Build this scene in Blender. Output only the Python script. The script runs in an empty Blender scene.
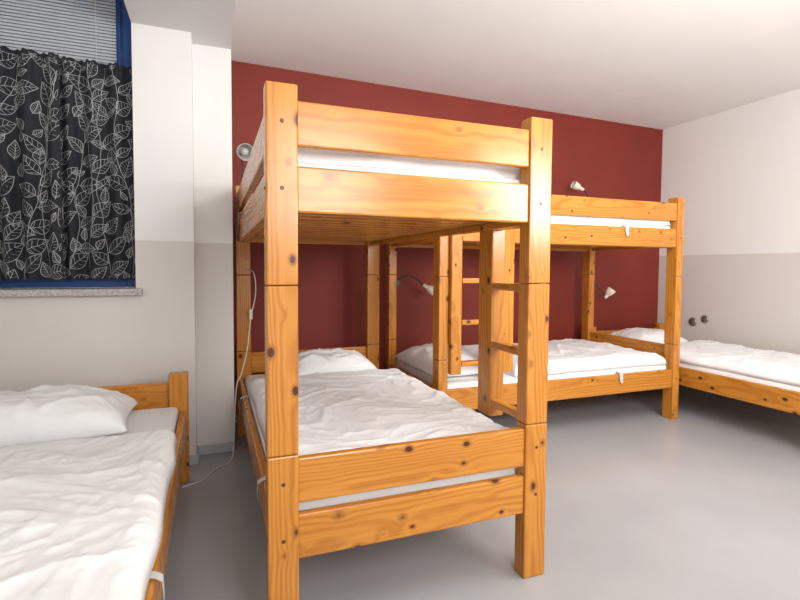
import bpy, bmesh, math, random
import numpy as np
from mathutils import Vector, Matrix, noise
C = bpy.context.scene.collection
rad = math.radians
# ------------------------------------------------------------------ measured camera and room
L = 2.08
PR = {'f':491.9,'yaw':20.865,'pitch':2.5,'roll':.337}
f,h,X0,yf,W,H,X1,Y1,Yw,Xr,Cc = 491.9,1.176,.151,1.522,1.031,1.727,3.405,2.785,3.951,4.58,2.685
YWL,YWR = 3.875,4.04            # the red wall runs very slightly askew to the beds
def cam_axes(p):
    y,pt,r = rad(p['yaw']),rad(p['pitch']),rad(p['roll'])
    fw = np.array([math.sin(y)*math.cos(pt), math.cos(y)*math.cos(pt), -math.sin(pt)])
    r0 = np.array([math.cos(y),-math.sin(y),0]); u0 = np.cross(r0,fw)
    return math.cos(r)*r0+math.sin(r)*u0, -math.sin(r)*r0+math.cos(r)*u0, fw
SOF = 2.515; BAY=2.80; PIERY=3.12; STEPY=3.27; PAINT=1.32
# ------------------------------------------------------------------ materials
def mk(name):
    m = bpy.data.materials.new(name); m.use_nodes=True
    nt=m.node_tree; return m, nt, nt.nodes['Principled BSDF']
def N(nt,t,**kw):
    n=nt.nodes.new(t)
    for k,v in kw.items(): setattr(n,k,v)
    return n
def lk(nt,a,b): nt.links.new(a,b)
def ramp(nt,stops,inp):
    r=N(nt,'ShaderNodeValToRGB'); e=r.color_ramp.elements
    while len(e)<len(stops): e.new(.5)
    for x,(p,c) in zip(e,stops): x.position=p; x.color=(*c,1)
    lk(nt,inp,r.inputs[0]); return r.outputs[0]
def mth(nt,op,a,b=None):
    n=N(nt,'ShaderNodeMath',operation=op)
    for i,x in enumerate((a,b)):
        if x is None: continue
        if isinstance(x,(int,float)): n.inputs[i].default_value=x
        else: lk(nt,x,n.inputs[i])
    return n.outputs[0]
def mixc(nt,fac,a,b,mode='MIX'):
    n=N(nt,'ShaderNodeMix',data_type='RGBA',blend_type=mode)
    for i,x in ((0,fac),(6,a),(7,b)):
        if isinstance(x,(int,float)): n.inputs[i].default_value=x
        elif isinstance(x,tuple): n.inputs[i].default_value=(*x,1)
        else: lk(nt,x,n.inputs[i])
    return n.outputs[2]
def bump(nt,hgt,bsdf,strength=.2,dist=.002):
    b=N(nt,'ShaderNodeBump'); b.inputs['Strength'].default_value=strength; b.inputs['Distance'].default_value=dist
    lk(nt,hgt,b.inputs['Height']); lk(nt,b.outputs[0],bsdf.inputs['Normal'])
def wood(name,axis):
    m,nt,b=mk(name)
    tc=N(nt,'ShaderNodeTexCoord'); oi=N(nt,'ShaderNodeObjectInfo')
    cx=N(nt,'ShaderNodeCombineXYZ')
    for i,k in enumerate((31.0,53.0,17.0)): lk(nt,mth(nt,'MULTIPLY',oi.outputs['Random'],k),cx.inputs[i])
    ad=N(nt,'ShaderNodeVectorMath',operation='ADD'); lk(nt,tc.outputs['Object'],ad.inputs[0]); lk(nt,cx.outputs[0],ad.inputs[1])
    def mapped(al,ac):
        mp=N(nt,'ShaderNodeMapping'); s=[ac]*3; s[axis]=al; mp.inputs['Scale'].default_value=s
        lk(nt,ad.outputs[0],mp.inputs['Vector']); return mp.outputs[0]
    def nz(vec,scale,det,dis=0):
        n=N(nt,'ShaderNodeTexNoise'); n.inputs['Scale'].default_value=scale; n.inputs['Detail'].default_value=det; n.inputs['Distortion'].default_value=dis
        lk(nt,vec,n.inputs['Vector']); return n.outputs['Fac']
    vo=N(nt,'ShaderNodeTexVoronoi'); vo.inputs['Scale'].default_value=1; lk(nt,mapped(8.5,12.5),vo.inputs['Vector'])
    kd=vo.outputs['Distance']; sz=N(nt,'ShaderNodeSeparateColor'); lk(nt,vo.outputs['Color'],sz.inputs[0])
    ks=mth(nt,'DIVIDE',kd,mth(nt,'ADD',mth(nt,'MULTIPLY',sz.outputs[0],.9),.60))   # knots of varied size
    n1=nz(mapped(.28,5),1,1,.10)
    pull=mth(nt,'DIVIDE',.008,mth(nt,'ADD',kd,.06))
    rings=mth(nt,'SINE',mth(nt,'MULTIPLY',mth(nt,'ADD',n1,pull),165))
    rings=mth(nt,'MULTIPLY_ADD',rings,.5); rings.node.inputs[2].default_value=.5
    fine=nz(mapped(3,160),1,3)
    col=ramp(nt,[(0,(.60,.248,.039)),(.45,(.575,.230,.033)),(1,(.435,.148,.017))],rings)
    col=mixc(nt,.35,col,ramp(nt,[(.3,(.43,.152,.018)),(.7,(.64,.295,.052))],fine))
    big=nz(mapped(.7,3),1,2)
    col=mixc(nt,.55,col,ramp(nt,[(.3,(.77,.69,.57)),(.7,(1,1,1))],big),'MULTIPLY')
    kn=ramp(nt,[(0,(1,1,1)),(.086,(1,1,1)),(.115,(.4,.4,.4)),(.20,(0,0,0))],ks)
    col=mixc(nt,kn,col,(.085,.020,.004))
    lk(nt,col,b.inputs['Base Color']); b.inputs['Roughness'].default_value=.24
    b.inputs['Specular IOR Level'].default_value=.40
    bump(nt,fine,b,.05,.001)
    return m
WX,WY,WZ=wood('pine_grain_x',0),wood('pine_grain_y',1),wood('pine_grain_z',2)
def plain(name,col,rough=.5,metal=0,nscale=0,namp=.06,bmp=0,emit=0):
    m,nt,b=mk(name); b.inputs['Roughness'].default_value=rough; b.inputs['Metallic'].default_value=metal
    n=N(nt,'ShaderNodeTexNoise'); n.inputs['Scale'].default_value=nscale or 20; n.inputs['Detail'].default_value=4
    tc=N(nt,'ShaderNodeTexCoord'); lk(nt,tc.outputs['Object'],n.inputs['Vector'])
    lo=tuple(c*(1-namp) for c in col); hi=tuple(min(1,c*(1+namp)) for c in col)
    lk(nt,ramp(nt,[(.3,lo),(.7,hi)],n.outputs['Fac']),b.inputs['Base Color'])
    if bmp: bump(nt,n.outputs['Fac'],b,bmp,.002)
    if emit: b.inputs['Emission Color'].default_value=(1,.62,.28,1); b.inputs['Emission Strength'].default_value=emit
    return m
def twotone(name,up,lo):
    m,nt,b=mk(name); g=N(nt,'ShaderNodeNewGeometry'); s=N(nt,'ShaderNodeSeparateXYZ'); lk(nt,g.outputs['Position'],s.inputs[0])
    fac=mth(nt,'GREATER_THAN',s.outputs[2],PAINT)
    n=N(nt,'ShaderNodeTexNoise'); n.inputs['Scale'].default_value=1.5; lk(nt,g.outputs['Position'],n.inputs['Vector'])
    col=mixc(nt,fac,lo,up); col=mixc(nt,.5,col,ramp(nt,[(.3,(.95,.95,.95)),(.7,(1,1,1))],n.outputs['Fac']),'MULTIPLY')
    lk(nt,col,b.inputs['Base Color']); b.inputs['Roughness'].default_value=.6
    n2=N(nt,'ShaderNodeTexNoise'); n2.inputs['Scale'].default_value=160; n2.inputs['Detail'].default_value=3; lk(nt,g.outputs['Position'],n2.inputs['Vector'])
    bump(nt,n2.outputs['Fac'],b,.12,.002); return m
M_wall=twotone('two_tone_wall_paint',(.81,.795,.77),(.66,.62,.585))
M_red=plain('dark_red_wall_paint',(.205,.020,.009),.65,0,2.5,.08,0)
M_ceil=plain('white_ceiling_paint',(.85,.835,.81),.8,0,3,.015)
M_soff=plain('grey_white_soffit_paint',(.70,.69,.675),.8,0,3,.015)
M_floor=plain('grey_linoleum',(.38,.38,.392),.24,0,1.6,.06)
M_base=plain('grey_skirting',(.42,.43,.44),.5)
M_white=plain('white_cotton',(.84,.84,.845),.85,0,60,.02,.05)
M_matt=plain('white_sheet',(.82,.82,.825),.85,0,60,.02,.05)
M_bolt=plain('dark_bronze_bolt',(.10,.055,.03),.4,.6)
M_blue=plain('blue_window_paint',(.014,.075,.30),.4)
M_black=plain('black_curtain_cloth',(.009,.011,.016),.8,0,80,.2)
M_leaf=plain('white_leaf_print',(.43,.44,.44),.8)
M_blind=plain('grey_blind_slat',(.58,.61,.64),.4,.1)
M_gran=plain('speckled_granite',(.42,.38,.36),.35,0,220,.55)
M_glass=plain('grey_window_pane',(.25,.30,.34),.1)
M_lamp=plain('cream_lamp_shade',(.80,.72,.58),.6)
M_lampg=plain('grey_lamp_shade',(.50,.49,.46),.5)
M_glow=plain('warm_lit_bulb',(.9,.7,.4),.4,0,20,.05,0,9)
M_neck=plain('black_flexible_neck',(.02,.02,.02),.4)
M_cable=plain('pale_grey_cable',(.70,.68,.64),.5)
M_metal=plain('brushed_steel_fitting',(.32,.30,.28),.4,.8)
M_dark=plain('dark_rubber',(.10,.09,.08),.5)
# ------------------------------------------------------------------ mesh helpers
def box(bm,x0,x1,y0,y1,z0,z1,bev=0,seg=2):
    r=bmesh.ops.create_cube(bm,size=1); vs=r['verts']
    for v in vs: v.co=Vector(((x0+x1)/2+v.co.x*(x1-x0),(y0+y1)/2+v.co.y*(y1-y0),(z0+z1)/2+v.co.z*(z1-z0)))
    if bev:
        es=list({e for v in vs for e in v.link_edges})
        bmesh.ops.bevel(bm,geom=es,offset=bev,segments=seg,affect='EDGES',profile=.5)
    return vs
def smooth_pts(pts,k=8):
    P=[Vector(p) for p in pts]; P=[2*P[0]-P[1]]+P+[2*P[-1]-P[-2]]; out=[]
    for i in range(1,len(P)-2):
        for j in range(k):
            t=j/k; a,b,c,d=P[i-1],P[i],P[i+1],P[i+2]
            out.append(.5*((2*b)+(c-a)*t+(2*a-5*b+4*c-d)*t*t+(3*b-a-3*c+d)*t**3))
    out.append(P[-2]); return out
def tube(bm,pts,r,n=8):
    rings=[]; prev=None
    for i,p in enumerate(pts):
        d=(pts[min(i+1,len(pts)-1)]-pts[max(i-1,0)]).normalized()
        if prev is None: prev=d.orthogonal().normalized()
        a=(prev-d*prev.dot(d)).normalized(); prev=a; b=d.cross(a)
        rings.append([bm.verts.new(p+r*(math.cos(2*math.pi*k/n)*a+math.sin(2*math.pi*k/n)*b)) for k in range(n)])
    for A,B_ in zip(rings,rings[1:]):
        for k in range(n): bm.faces.new((A[k],A[(k+1)%n],B_[(k+1)%n],B_[k]))
    bm.faces.new(rings[0][::-1]); bm.faces.new(rings[-1])
def lathe(bm,prof,n,mat,caps=True):
    rings=[[bm.verts.new(mat@Vector((r*math.cos(2*math.pi*k/n),r*math.sin(2*math.pi*k/n),z))) for k in range(n)] for r,z in prof]
    for A,B_ in zip(rings,rings[1:]):
        for k in range(n): bm.faces.new((A[k],A[(k+1)%n],B_[(k+1)%n],B_[k]))
    if caps: bm.faces.new(rings[0][::-1]); bm.faces.new(rings[-1])
def axis_mat(p,d):
    return Matrix.Translation(p) @ Vector((0,0,1)).rotation_difference(Vector(d).normalized()).to_matrix().to_4x4()
def obj(name,bm,mats,parent=None,smooth=False,loc=None,rz=0):
    bmesh.ops.recalc_face_normals(bm,faces=bm.faces[:])
    me=bpy.data.meshes.new(name); bm.to_mesh(me); bm.free()
    for m in (mats if isinstance(mats,list) else [mats]): me.materials.append(m)
    if smooth:
        for p in me.polygons: p.use_smooth=True
    o=bpy.data.objects.new(name,me); C.objects.link(o)
    if parent: o.parent=parent
    if loc is not None: o.location=loc
    o.rotation_euler=(0,0,rz); return o
def tag(o,label,cat,group=None):
    o['label']=label; o['category']=cat
    if group: o['group']=group
    return o
def thing(name,label,cat,loc=(0,0,0),rz=0,group=None):
    o=bpy.data.objects.new(name,None); o.empty_display_size=.1; C.objects.link(o); o.location=loc; o.rotation_euler=(0,0,rz)
    return tag(o,label,cat,group)
def struct(name,bm,m,parent=None,smooth=False):
    o=obj(name,bm,m,parent,smooth)
    if not parent: o['kind']='structure'
    return o
def dup(root,loc,rz,label,skip=None):
    r=root.copy(); C.objects.link(r); r.location=loc; r.rotation_euler=(0,0,rz); r['label']=label
    for ch in list(root.children):
        if skip and ch==skip: continue
        c=ch.copy(); C.objects.link(c); c.parent=r
        for g in list(ch.children):
            d=g.copy(); C.objects.link(d); d.parent=c
    return r
B=bmesh.new
# ------------------------------------------------------------------ room shell
XL=-1.24; YB=-1.4; WX0,WX1=-1.16,-.405; PX=-.10; PX2=X0-.03; ST=1.05
def ywall(x): return YWL+(x-PX2)/(Xr-PX2)*(YWR-YWL)
bm=B(); box(bm,XL-.2,Xr+.2,YB,YWR+.2,-.1,0); struct('floor',bm,M_floor)
bm=B(); box(bm,PX2,Xr+.2,YB,YWR+.2,Cc,Cc+.3); box(bm,XL-.2,WX1,YB,YWR+.2,BAY,Cc+.3); struct('ceiling',bm,M_ceil)
bm=B(); box(bm,WX1,PX2,YB,YWR+.2,SOF,Cc+.3); struct('trim_1',bm,M_soff)
def askew(vs):
    for v in vs: v.co.y+=ywall(v.co.x)
bm=B(); askew(box(bm,PX2,Xr+.2,0,.15,0,Cc)); struct('wall_back',bm,M_red)
bm=B(); box(bm,Xr,Xr+.15,YB,YWR,0,Cc); struct('wall_right',bm,M_wall)
bm=B(); box(bm,XL-.15,XL,YB,Yw,0,BAY); struct('wall_left',bm,M_wall)
WT=2.755
bm=B()
box(bm,XL,WX1,PIERY,PIERY+.3,0,ST-.04); box(bm,XL,WX0,PIERY,PIERY+.3,ST-.04,BAY); box(bm,WX0,WX1,PIERY,PIERY+.3,WT,BAY)
box(bm,WX1,PX,PIERY,Yw,0,SOF); box(bm,PX,PX2,STEPY,Yw,0,SOF)
struct('wall_window',bm,M_wall)
bm=B()
box(bm,PX,PX2,STEPY-.012,STEPY,0,.06,.003); box(bm,PX,PX+.012,PIERY,STEPY-.012,0,.06,.003); box(bm,XL,PX,PIERY-.012,PIERY,0,.06,.003)
struct('baseboard_window',bm,M_base)
bm=B(); askew(box(bm,PX2+.02,Xr,-.012,0,0,.06)); struct('baseboard_back',bm,M_base)
bm=B(); box(bm,Xr-.012,Xr,YB,YWR-.02,0,.06,.003); struct('baseboard_right',bm,M_base)
# window
WY0=PIERY+.17
win=bpy.data.objects.new('window_1',None); C.objects.link(win); win['kind']='structure'
bm=B()
box(bm,WX1-.070,WX1,WY0,WY0+.07,ST,WT,.004); box(bm,WX0,WX0+.075,WY0,WY0+.07,ST,WT,.004)
box(bm,WX0+.075,WX1-.070,WY0,WY0+.07,ST,ST+.075,.004); box(bm,WX0+.075,WX1-.070,WY0,WY0+.07,WT-.06,WT,.004)
obj('window_frame',bm,M_blue,win)
bm=B()
box(bm,WX1-.118,WX1-.075,WY0-.02,WY0+.06,ST+.08,WT-.065,.004); box(bm,WX0+.08,WX0+.125,WY0-.02,WY0+.06,ST+.08,WT-.065,.004)
box(bm,WX0+.125,WX1-.118,WY0-.02,WY0+.06,ST+.08,ST+.13,.004); box(bm,WX0+.125,WX1-.118,WY0-.02,WY0+.06,WT-.12,WT-.065,.004)
obj('window_sash',bm,M_blue,win)
bm=B(); box(bm,WX0+.12,WX1-.11,WY0+.035,WY0+.045,ST+.1,WT-.1); obj('window_pane',bm,M_glass,win)
bm=B(); box(bm,WX0-.03,WX1+.035,PIERY-.045,WY0+.0,ST-.04,ST,.006); obj('window_sill',bm,M_gran,win)
# venetian blind, hung in front of the sash
bx0,bx1=WX0+.01,WX1-.095; BY=WY0-.036
bl=thing('venetian_blind','grey horizontal slat blind showing above the black curtains','blind',((bx0+bx1)/2,BY,1.9))
hw=(bx1-bx0)/2
bm=B()
for k in range(44):
    z=.02+k*.018
    r=bmesh.ops.create_cube(bm,size=1)
    for v in r['verts']: v.co=Vector((v.co.x*hw*2,v.co.y*.004+v.co.z*.008,z+v.co.z*.0165))
obj('slat',bm,M_blind,bl)
bm=B(); box(bm,-hw,hw,-.012,.012,.812,.845,.004); obj('head_rail',bm,M_cable,bl)
for s in (-.7,.7):
    bm=B(); box(bm,s*hw-.0015,s*hw+.0015,-.011,-.0095,.0,.812); obj('ladder_cord',bm,M_cable,bl)
# curtains
def curtain(x0,x1,seed,label,off):
    rnd=random.Random(seed); zt,zb=2.300,1.098; yc=PIERY+off; ph=rnd.random()*6
    def fold(x,z):
        t=(zt-z)/(zt-zb); a=.018+.010*min(1,t*1.5)
        s_=math.sin(2*math.pi*(x-x0)/.112+ph+1.3*noise.noise(Vector((x*4,z*.7,seed))))
        y=a*(abs(s_)**.8)*(1 if s_>0 else -1)
        y+=.005*noise.noise(Vector((x*12,z*1.6,seed+5)))
        if z>zt-.08: y+=.006*math.sin(2*math.pi*x/.028+ph)*min(1,(z-zt+.08)/.03)
        y*=min(1,.25+min(x-x0,x1-x)/.06)
        return yc+y
    root=thing('curtain',label,'curtain',(0,0,0),0,'black leaf print curtains')
    bm=B(); nx,nz=120,70; g=[]
    for j in range(nz+1):
        z=zt+(zb-zt)*j/nz
        g.append([bm.verts.new((x0+(x1-x0)*i/nx,fold(x0+(x1-x0)*i/nx,z),z+(.004*math.sin(x0*40+i*.55) if j==0 else 0))) for i in range(nx+1)])
    for j in range(nz):
        for i in range(nx): bm.faces.new((g[j][i],g[j][i+1],g[j+1][i+1],g[j+1][i]))
    inside=lambda x,z: x0+.004<x<x1-.004 and zb+.004<z<zt-.01
    def line(pts,w):
        prev=None
        for i,(x,z) in enumerate(pts):
            a=pts[max(i-1,0)]; b=pts[min(i+1,len(pts)-1)]
            dx,dz=b[0]-a[0],b[1]-a[1]; l=math.hypot(dx,dz) or 1; nx_,nz_=-dz/l*w/2,dx/l*w/2
            cur=None
            if inside(x,z):
                cur=[bm.verts.new((x+s*nx_,fold(x+s*nx_,z+s*nz_)-.0018,z+s*nz_)) for s in (-1,1)]
                if prev:
                    fc=bm.faces.new((prev[0],prev[1],cur[1],cur[0])); fc.material_index=1
            prev=cur
    prof=lambda s: math.sin(math.pi*s**.8)*(1-.25*s)
    taken=[]
    def leaf(bx,bz,ang,Ll,gap):
        cx,cz=bx+math.cos(ang)*Ll*.5*.8,bz+math.sin(ang)*Ll*.5
        if any(math.hypot(cx-q[0],cz-q[1])<gap for q in taken): return
        taken.append((cx,cz)); wd=Ll*rnd.uniform(.24,.36); bend=rnd.uniform(-.12,.12)
        ca,sa=math.cos(ang),math.sin(ang)
        def T(s,t):
            tt=t*wd+bend*Ll*math.sin(math.pi*s)
            return (bx+(ca*s*Ll-sa*tt)*.8, bz+sa*s*Ll+ca*tt)
        lw=rnd.uniform(.0018,.0024)
        for sg in (1,-1): line([T(.08+.92*i/18,sg*prof(i/18)) for i in range(19)],lw)
        line([T(i/8*.95,0) for i in range(9)],lw*.9)
        n_=rnd.choice((4,5))
        for k in range(n_):
            q=.14+.56*k/(n_-1)
            for sg in (1,-1): line([T(q,0),T(q+.08,sg*.45*prof(q)),T(q+.15,sg*.86*prof(q+.08))],.0013)
    for k in range(6):
        x=x0-.06+k*.098; z=zb-.05+rnd.uniform(-.05,.05); a=rnd.uniform(1.2,1.7); stem=[(x,z)]; sd=rnd.choice((-1,1)); n_=0
        while z<zt+.03:
            a+=rnd.uniform(-.25,.25)+(1.45-a)*.25; x+=math.cos(a)*.030*.75; z+=math.sin(a)*.030; stem.append((x,z)); n_+=1
            if n_%2==0: sd=-sd; leaf(x,z,a-sd*rnd.uniform(.6,1.2),rnd.uniform(.105,.16),.060)
        line(stem,.0019)
    for k in range(600):
        leaf(rnd.uniform(x0-.03,x1+.03),rnd.uniform(zb-.04,zt),rnd.uniform(.3,2.9),rnd.uniform(.06,.11),.058)
    obj('cloth',bm,[M_black,M_leaf],root,True)
    return root
curtain(WX0-.01,-.755,3,'left black curtain with white leaf outlines, farther from the pier',.030)
curtain(-.778,WX1-.004,8,'right black curtain with white leaf outlines, touching the white pier',.066)
rod=thing('curtain_rod','thin white rod carrying the black curtains in front of the window','curtain rod',(0,0,0))
bm=B(); tube(bm,[Vector((WX0,PIERY+.110,2.282)),Vector((WX1-.012,PIERY+.110,2.282))],.006); obj('rod',bm,M_cable,rod,True)
for xx in (WX0+.006,WX1-.006):
    bm=B(); box(bm,xx-.006,xx+.006,PIERY+.100,PIERY+.119,2.267,2.297,.003); obj('bracket',bm,M_metal,rod)
# ------------------------------------------------------------------ beds
pw,pd=.095,.065; hw_,hl=W/2,L/2
Z4=(.25,.395); Z3=(.43,.575); Z2=(1.343,1.485); Z1=(1.545,1.682); ZS=(.41,.55)
low_head=[]
def bed_parts(root,bunk):
    segs=[(0,.59),(.592,1.118),(1.12,H)] if bunk else [(0,.60)]
    ends=[Z4,Z3,Z2,Z1] if bunk else [Z4,ZS]
    for sx in (-1,1):
        for sy in (-1,1):
            bm=B(); xa,xb=sorted((sx*hw_,sx*(hw_-pw))); ya,yb=sorted((sy*hl,sy*(hl-pd)))
            for a,b in segs: box(bm,xa,xb,ya,yb,a,b,.005)
            p=obj('post',bm,WZ,root)
            for a,b in ends:
                zz=(a+b)/2
                bm=B(); lathe(bm,[(.0065,-.004),(.0065,.0005),(.005,.0015)],10,axis_mat(Vector((sx*(hw_-pw/2),sy*hl,zz)),(0,sy,0))); obj('bolt',bm,M_bolt,p)
            for a,b in ([Z4]+([Z2] if bunk else [])):
                bm=B(); lathe(bm,[(.0065,-.004),(.0065,.0005),(.005,.0015)],10,axis_mat(Vector((sx*hw_,sy*(hl-pd/2),(a+b)/2)),(sx,0,0))); obj('bolt',bm,M_bolt,p)
    for sy in (-1,1):
        for a,b in ends:
            bm=B(); ya,yb=sorted((sy*(hl-.010),sy*(hl-.040))); box(bm,-hw_+pw-.003,hw_-pw+.003,ya,yb,a,b,.006); o=obj('end_board',bm,WX,root)
            if bunk and sy<0 and (a,b)==Z3: low_head.append(o)
    for sx in (-1,1):
        for a,b in ([Z4]+([Z2] if bunk else [])):
            bm=B(); xa,xb=sorted((sx*(hw_-.012),sx*(hw_-.042))); box(bm,xa,xb,-hl+pd-.003,hl-pd+.003,a,b,.006); obj('side_rail',bm,WY,root)
    for zb in ([.30]+([1.385] if bunk else [])):
        bm=B()
        for sx in (-1,1):
            xa,xb=sorted((sx*(hw_-.043),sx*(hw_-.075))); box(bm,xa,xb,-hl+.07,hl-.07,zb-.045,zb-.018,.003)
        for k in range(16):
            y=-hl+.11+k*(L-.22)/15; box(bm,-hw_+.045,hw_-.045,y-.038,y+.038,zb-.018,zb,.003)
        obj('slat_base',bm,WX,root)
    if bunk:
        bm=B(); box(bm,-hw_+.012,-hw_+.042,-hl+pd-.003,hl-pd+.003,*Z1,.006); obj('guard_rail',bm,WY,root)
        bm=B(); box(bm,hw_-.042,hw_-.012,-hl+.50,hl-pd+.003,*Z1,.006); obj('guard_rail',bm,WY,root)
        s0=-hl+pd+.003
        ld=bpy.data.objects.new('ladder',None); C.objects.link(ld); ld.parent=root
        bm=B(); box(bm,hw_-.011,hw_+.034,s0,s0+.075,.50,1.68,.006); obj('stile',bm,WZ,ld)
        bm=B(); box(bm,hw_-.011,hw_+.060,-hl+.395,-hl+.51,.50,1.68,.006); obj('stile',bm,WZ,ld)
        for z in (.565,.83,1.095,1.36):
            bm=B(); box(bm,hw_-.008,hw_+.040,s0+.073,-hl+.397,z-.016,z+.016,.006); obj('rung',bm,WY,ld)
FB=(X0+hw_,yf+hl,0.); FAR=(X1-hl,Y1+hw_,-math.pi/2)
LB=(-.13-hw_,2.93-hl,0.); RB=(4.50-hw_,Yw-.03-hl,0.)
bk=thing('bunk_bed','knotty pine bunk bed nearest the camera, standing end-on with its foot boards in front','bunk bed',(FB[0],FB[1],0),0,'pine bunk beds')
bed_parts(bk,True)
# the far bunk has only the one low board at its left (pillow) end
dup(bk,(FAR[0],FAR[1],0),FAR[2],'pine bunk bed standing lengthwise along the dark red wall',low_head[0])
sg=thing('single_bed','low pine single bed under the curtained window','bed',(LB[0],LB[1],0),0,'low pine single beds')
bed_parts(sg,False)
dup(sg,(RB[0],RB[1],0),0,'low pine single bed along the right-hand wall behind the bunks')
# ------------------------------------------------------------------ bedding
def at(bed,lx,ly,z):
    c,s=math.cos(bed[2]),math.sin(bed[2]); return (bed[0]+lx*c-ly*s,bed[1]+lx*s+ly*c,z)
def strap_bm(sx,y):
    bm=B(); path=[(.455,.10),(.478,.112),(.50,.107),(.520,.104),(.531,.098),(.533,.07),(.5335,.045),(.533,.03)]
    path=[(sx*x,z) for x,z in path]
    path=[(x*(hw_+.008)/.533 if abs(x)>.5 else x,z) for x,z in path]
    L_=[]
    for i,(x,z) in enumerate(path):
        w=.016 if i<len(path)-2 else (.014 if i==len(path)-2 else .008)
        L_.append([bm.verts.new((x,y+s*w+.004*math.sin(i),z)) for s in (-1,1)])
    for a,b in zip(L_,L_[1:]): bm.faces.new((a[0],a[1],b[1],b[0]))
    bmesh.ops.solidify(bm,geom=bm.faces[:],thickness=.003)
    return bm
MT=.13
bmm=B(); box(bmm,-.468,.468,-.970,.970,0,MT,.025,4)
def mattress(bed,z,straps,label):
    t=thing('mattress',label,'mattress',(bed[0],bed[1],z),bed[2],'white sheeted mattresses')
    obj('sheet_cover',bmm.copy(),M_matt,t,True)
    for sx,y in straps: obj('strap',strap_bm(sx,y),M_white,t)
mattress(FB,.30,[(-1,-.75),(-1,.45)],'sheeted mattress on the lower level of the nearest bunk')
mattress(FB,1.385,[(-1,.45)],'sheeted mattress on the upper level of the nearest bunk')
mattress(FAR,.30,[(1,.45)],'sheeted mattress on the lower level of the bunk along the red wall')
mattress(FAR,1.385,[(1,.47)],'sheeted mattress on the upper level of the bunk along the red wall')
mattress(LB,.30,[(1,-.56)],'sheeted mattress on the low bed under the window')
mattress(RB,.30,[],'sheeted mattress on the low bed along the right-hand wall')
def wr(x,y,s,soft):
    p=Vector((x,y,s)); q=p+.22*Vector((noise.noise(p*2.2),noise.noise(p*2.2+Vector((7,3,1))),0))
    a=(1-abs(noise.noise(Vector((q.x*2.2,q.y*3.0,s)))))**12*.010
    b=(1-abs(noise.noise(Vector((q.x*4.5+q.y*3,q.y*4.5-q.x*2,s+9)))))**10*.0065
    c=(1-abs(noise.noise(Vector((q.x*10-q.y*6,q.y*9+q.x*5,s+3)))))**8*.0042
    d=(1-abs(noise.noise(Vector((q.x*19+q.y*8,q.y*17-q.x*9,s+6)))))**7*.0020
    return a+b+(c+d)*(1-.3*soft)+(.008+.010*soft)*noise.noise(p*(2.4+1.2*soft))+.0006*noise.noise(p*26)
def duvet(bed,z,Wd,Ln,T,lx,ly,seed,label,soft=0):
    bm=B(); nx,ny=110,170; g=[]
    for j in range(ny+1):
        row=[]
        for i in range(nx+1):
            u,v=i/nx,j/ny; x=(u-.5)*Wd; y=(v-.5)*Ln
            e=min(u*Wd,(1-u)*Wd,v*Ln,(1-v)*Ln); k=min(1,e/(.06+.04*soft)); fl=math.sqrt(max(0,1-(1-k)**2))
            zz=fl*(T*.85+wr(x,y,seed,soft))
            ed=1-min(1,e/.15)
            x+=ed*.014*noise.noise(Vector((y*4,seed,1))); y+=ed*.03*noise.noise(Vector((x*4,seed,7)))
            row.append(bm.verts.new((x,y,max(zz,fl*.012))))
        g.append(row)
    for j in range(ny):
        for i in range(nx): bm.faces.new((g[j][i],g[j][i+1],g[j+1][i+1],g[j+1][i]))
    bd=g[0]+[r[-1] for r in g[1:]]+g[-1][-2::-1]+[r[0] for r in g[-2:0:-1]]
    bm.faces.new(bd)
    o=obj('duvet',bm,M_white,None,True,at(bed,lx,ly,z),bed[2]); tag(o,label,'duvet','crumpled white duvets'); return o
def pillow(bed,z,a,b,T,lx,ly,rz,seed,label,cr=1):
    bm=B(); nx,ny=60,46; top=[]; bot=[]
    for j in range(ny+1):
        rt=[];rb=[]
        for i in range(nx+1):
            u,v=2*i/nx-1,2*j/ny-1
            x=a*u*(1-.07*(1-v*v)*abs(u)**3); y=b*v*(1-.09*(1-u*u)*abs(v)**3)
            pr=max(0,(1-u*u)*(1-v*v)); t=pr**.42
            w=cr*((1-abs(noise.noise(Vector((x*7,y*9,seed)))))**5*.014+(1-abs(noise.noise(Vector((x*14+y*6,y*13,seed+2)))))**6*.006+.014*noise.noise(Vector((x*5,y*5,seed+4))))
            zt=T*t*(1-.15*math.exp(-((u-.1)**2+(v+.1)**2)*4))+w*min(1,t*1.3)
            ed=(i in (0,nx) or j in (0,ny))
            vt=bm.verts.new((x,y,.035+zt*.8)) ; rt.append(vt)
            rb.append(vt if ed else bm.verts.new((x,y,.035-.034*min(1,t*1.4))))
        top.append(rt); bot.append(rb)
    for j in range(ny):
        for i in range(nx):
            bm.faces.new((top[j][i],top[j][i+1],top[j+1][i+1],top[j+1][i]))
            q=(bot[j][i],bot[j+1][i],bot[j+1][i+1],bot[j][i+1])
            try: bm.faces.new(q)
            except ValueError: pass
    o=obj('pillow',bm,M_white,None,True,at(bed,lx,ly,z),bed[2]+rz); tag(o,label,'pillow','white pillows'); return o
zl=.30+MT; zu=1.385+MT
duvet(FB,zl,.965,1.42,.100,.014,-.25,1,'crumpled white duvet on the lower level of the nearest bunk')
duvet(FB,zu,.935,1.90,.085,0,0,2,'white duvet on the upper level of the nearest bunk, behind the guard boards')
duvet(FAR,zl,.94,1.40,.090,0,.255,3,'puffy white duvet on the lower level of the bunk along the red wall',.5)
duvet(FAR,zu,.935,1.90,.07,0,0,4,'white duvet on the upper level of the bunk along the red wall')
duvet(LB,zl,.985,1.34,.070,.010,-.285,5,'crumpled white duvet on the low bed under the window')
duvet(RB,zl,.94,1.46,.075,0,-.235,6,'white duvet on the low bed along the right-hand wall',.5)
pillow(FB,zl,.30,.23,.185,.06,.725,.10,11,'white pillow at the head of the lower level of the nearest bunk',1.7)
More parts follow.
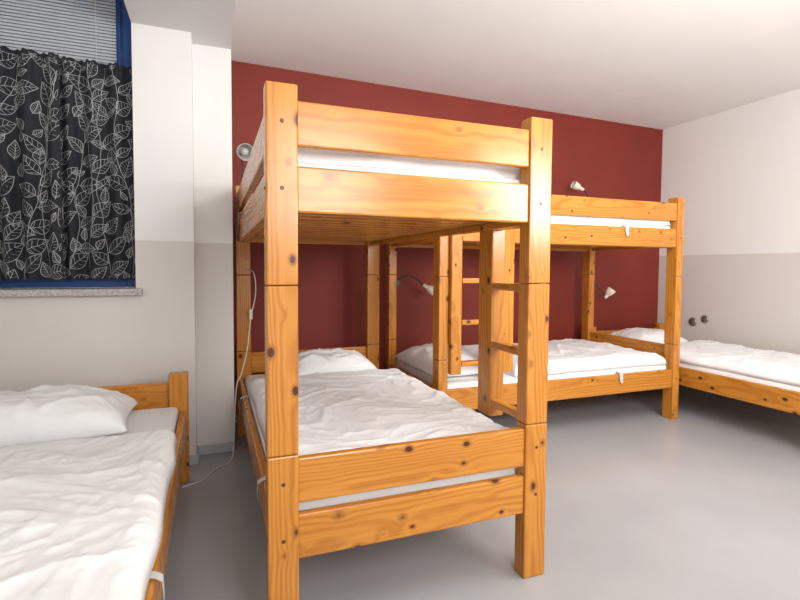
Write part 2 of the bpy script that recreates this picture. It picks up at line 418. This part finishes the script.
pillow(FAR,zl,.37,.22,.165,.03,-.80,0,12,'white pillow seen between posts at the left end of the far lower bunk')
pillow(LB,zl,.385,.245,.195,-.095,.70,.04,13,'white pillow on the low bed under the curtained window',1.3)
pillow(RB,zl,.36,.22,.16,-.05,.745,0,14,'white pillow on the low bed along the right-hand wall')
bmm.free()
# ------------------------------------------------------------------ lamps, cable, wall fittings
def lamp(base,neck,d,label,s=1.0,ms=M_lamp,mb=M_matt,slim=1.0):
    base=Vector(base); t=thing('reading_lamp',label,'lamp',base,0,'clamp-on reading lamps')
    bm=B(); box(bm,-.018,.018,-.018,.018,-.03,.03,.006); obj('clamp',bm,M_neck,t)
    P=smooth_pts([Vector((0,0,.02))]+[Vector(n) for n in neck]); bm=B(); tube(bm,P,.0055); obj('gooseneck',bm,M_neck,t,True)
    e=P[-1]; d=Vector(d).normalized(); mt=axis_mat(e-d*.01,d)@Matrix.Scale(s,4)
    sl=lambda pr:[(r*slim,z) for r,z in pr]
    bm=B(); lathe(bm,sl([(.008,0),(.019,.008),(.021,.04),(.019,.05)]),20,mt); obj('socket',bm,ms,t,True)
    bm=B(); lathe(bm,sl([(.022,.042),(.034,.058),(.043,.085),(.047,.12),(.0445,.12),(.040,.085),(.030,.06),(.018,.046)]),24,mt); obj('lamp_shade',bm,ms,t,True)
    bm=B(); lathe(bm,sl([(.006,.05),(.018,.07),(.022,.09),(.018,.108),(.006,.116)]),16,mt); obj('bulb',bm,mb,t,True)
lamp((X0+.05,yf+L+.020,H-.07),[(0,.02,.12),(.0,.02,.24),(-.012,.0,.30),(-.014,-.04,.315)],(.20,-.88,-.25),'round grey reading lamp head above the rear post of the nearest bunk',1.2,M_lampg,M_lampg)
lamp((X1-.04,Y1+W+.020,H-.06),[(.05,.0,.12),(.03,-.0,.22),(-.04,-.02,.265)],(-.85,.10,.35),'cream reading lamp above the guard board of the bunk along the red wall',1.05,M_lamp,M_matt,.78)
lamp((X1-L+.086,Y1+W-.05,1.05),[(.08,-.02,.06),(.16,-.03,.03),(.22,-.04,-.02)],(.75,-.15,-.45),'cream reading lamp on a black neck over the far lower bunk pillow',.95,M_lamp,M_matt,.85)
lamp((X1+.020,Y1+W-.05,1.02),[(.06,-.02,-.03),(.13,-.03,-.12)],(.35,-.25,.6),'warmly lit cream reading lamp on the red wall above the right-hand single bed',.9,M_lamp,M_glow)
cb=thing('power_cable','pale lamp cable hanging beside the nearest bunk and trailing over the floor','cable',(0,0,0))
bm=B(); tube(bm,smooth_pts([(X0+.075,yf+L-.075,1.16),(X0+.11,3.47,1.13),(X0+.120,3.45,1.0),(X0+.085,3.44,.82),(X0+.06,3.42,.62),(X0+.02,3.38,.47),(X0-.012,3.32,.41),(X0-.03,3.20,.25),(X0-.04,3.12,.10),(X0-.06,3.07,.012),(.0,2.98,.006),(-.06,2.86,.006),(-.16,2.80,.006)]),.0038,6); obj('cord',bm,M_cable,cb,True)
bm=B(); box(bm,X0+.076,X0+.098,3.43,3.455,.82,.89,.006); obj('inline_switch',bm,M_cable,cb)
def fitting(y,z,r,m,label):
    t=thing('pipe_fitting',label,'wall fitting',(Xr+.001,y,z),0,'round wall fittings')
    bm=B(); lathe(bm,[(r,-.003),(r,.008),(r*.8,.014),(r*.5,.016)],24,axis_mat(Vector((0,0,0)),(-1,0,0))); obj('rosette',bm,M_metal,t,True)
    bm=B(); lathe(bm,[(r*.55,.012),(r*.55,.022),(r*.45,.026)],20,axis_mat(Vector((0,0,0)),(-1,0,0))); obj('cap',bm,m,t,True)
fitting(3.61,.64,.045,M_dark,'round grey metal wall fitting above the right-hand bed, left and lower of two')
fitting(3.48,.68,.040,M_dark,'round grey metal wall fitting above the right-hand bed, right and higher of two')
# ------------------------------------------------------------------ light + camera
def area(loc,target,size,power,col=(1,.985,.965)):
    l=bpy.data.lights.new('lamp','AREA'); l.shape='SQUARE'; l.size=size; l.energy=power; l.color=col  # unseen lights added to fill the room, no fixtures modelled
    o=bpy.data.objects.new('area_light',l); C.objects.link(o); o.location=loc
    o.rotation_euler=(Vector(target)-Vector(loc)).to_track_quat('-Z','Y').to_euler()
area((.9,-1.1,1.9),(1.9,3.0,.7),.9,46)
area((2.6,1.0,2.66),(2.6,1.6,0),1.0,28)
area((2.0,1.65,2.66),(2.2,2.6,0),.7,22)  # added fill light, out of frame, to brighten the far bunk
area((2.2,.0,1.7),(2.4,1.6,2.7),.7,62)  # added unseen uplight, aimed up to brighten the ceiling
w=bpy.data.worlds.new('World'); bpy.context.scene.world=w; w.use_nodes=True
w.node_tree.nodes['Background'].inputs[0].default_value=(1,1,1,1); w.node_tree.nodes['Background'].inputs[1].default_value=1.5
cam=bpy.data.cameras.new('camera'); co=bpy.data.objects.new('camera',cam); C.objects.link(co)
cam.sensor_width=36; cam.lens=f/800*36; cam.clip_start=.02
cam.shift_y=-f*(math.tan(rad(3.779))-math.tan(rad(PR['pitch'])))/800
R_,U_,F_=cam_axes(PR)
co.matrix_world=Matrix(((R_[0],U_[0],-F_[0],0),(R_[1],U_[1],-F_[1],0),(R_[2],U_[2],-F_[2],h),(0,0,0,1)))
bpy.context.scene.camera=co
bpy.context.scene.view_settings.view_transform='Standard'
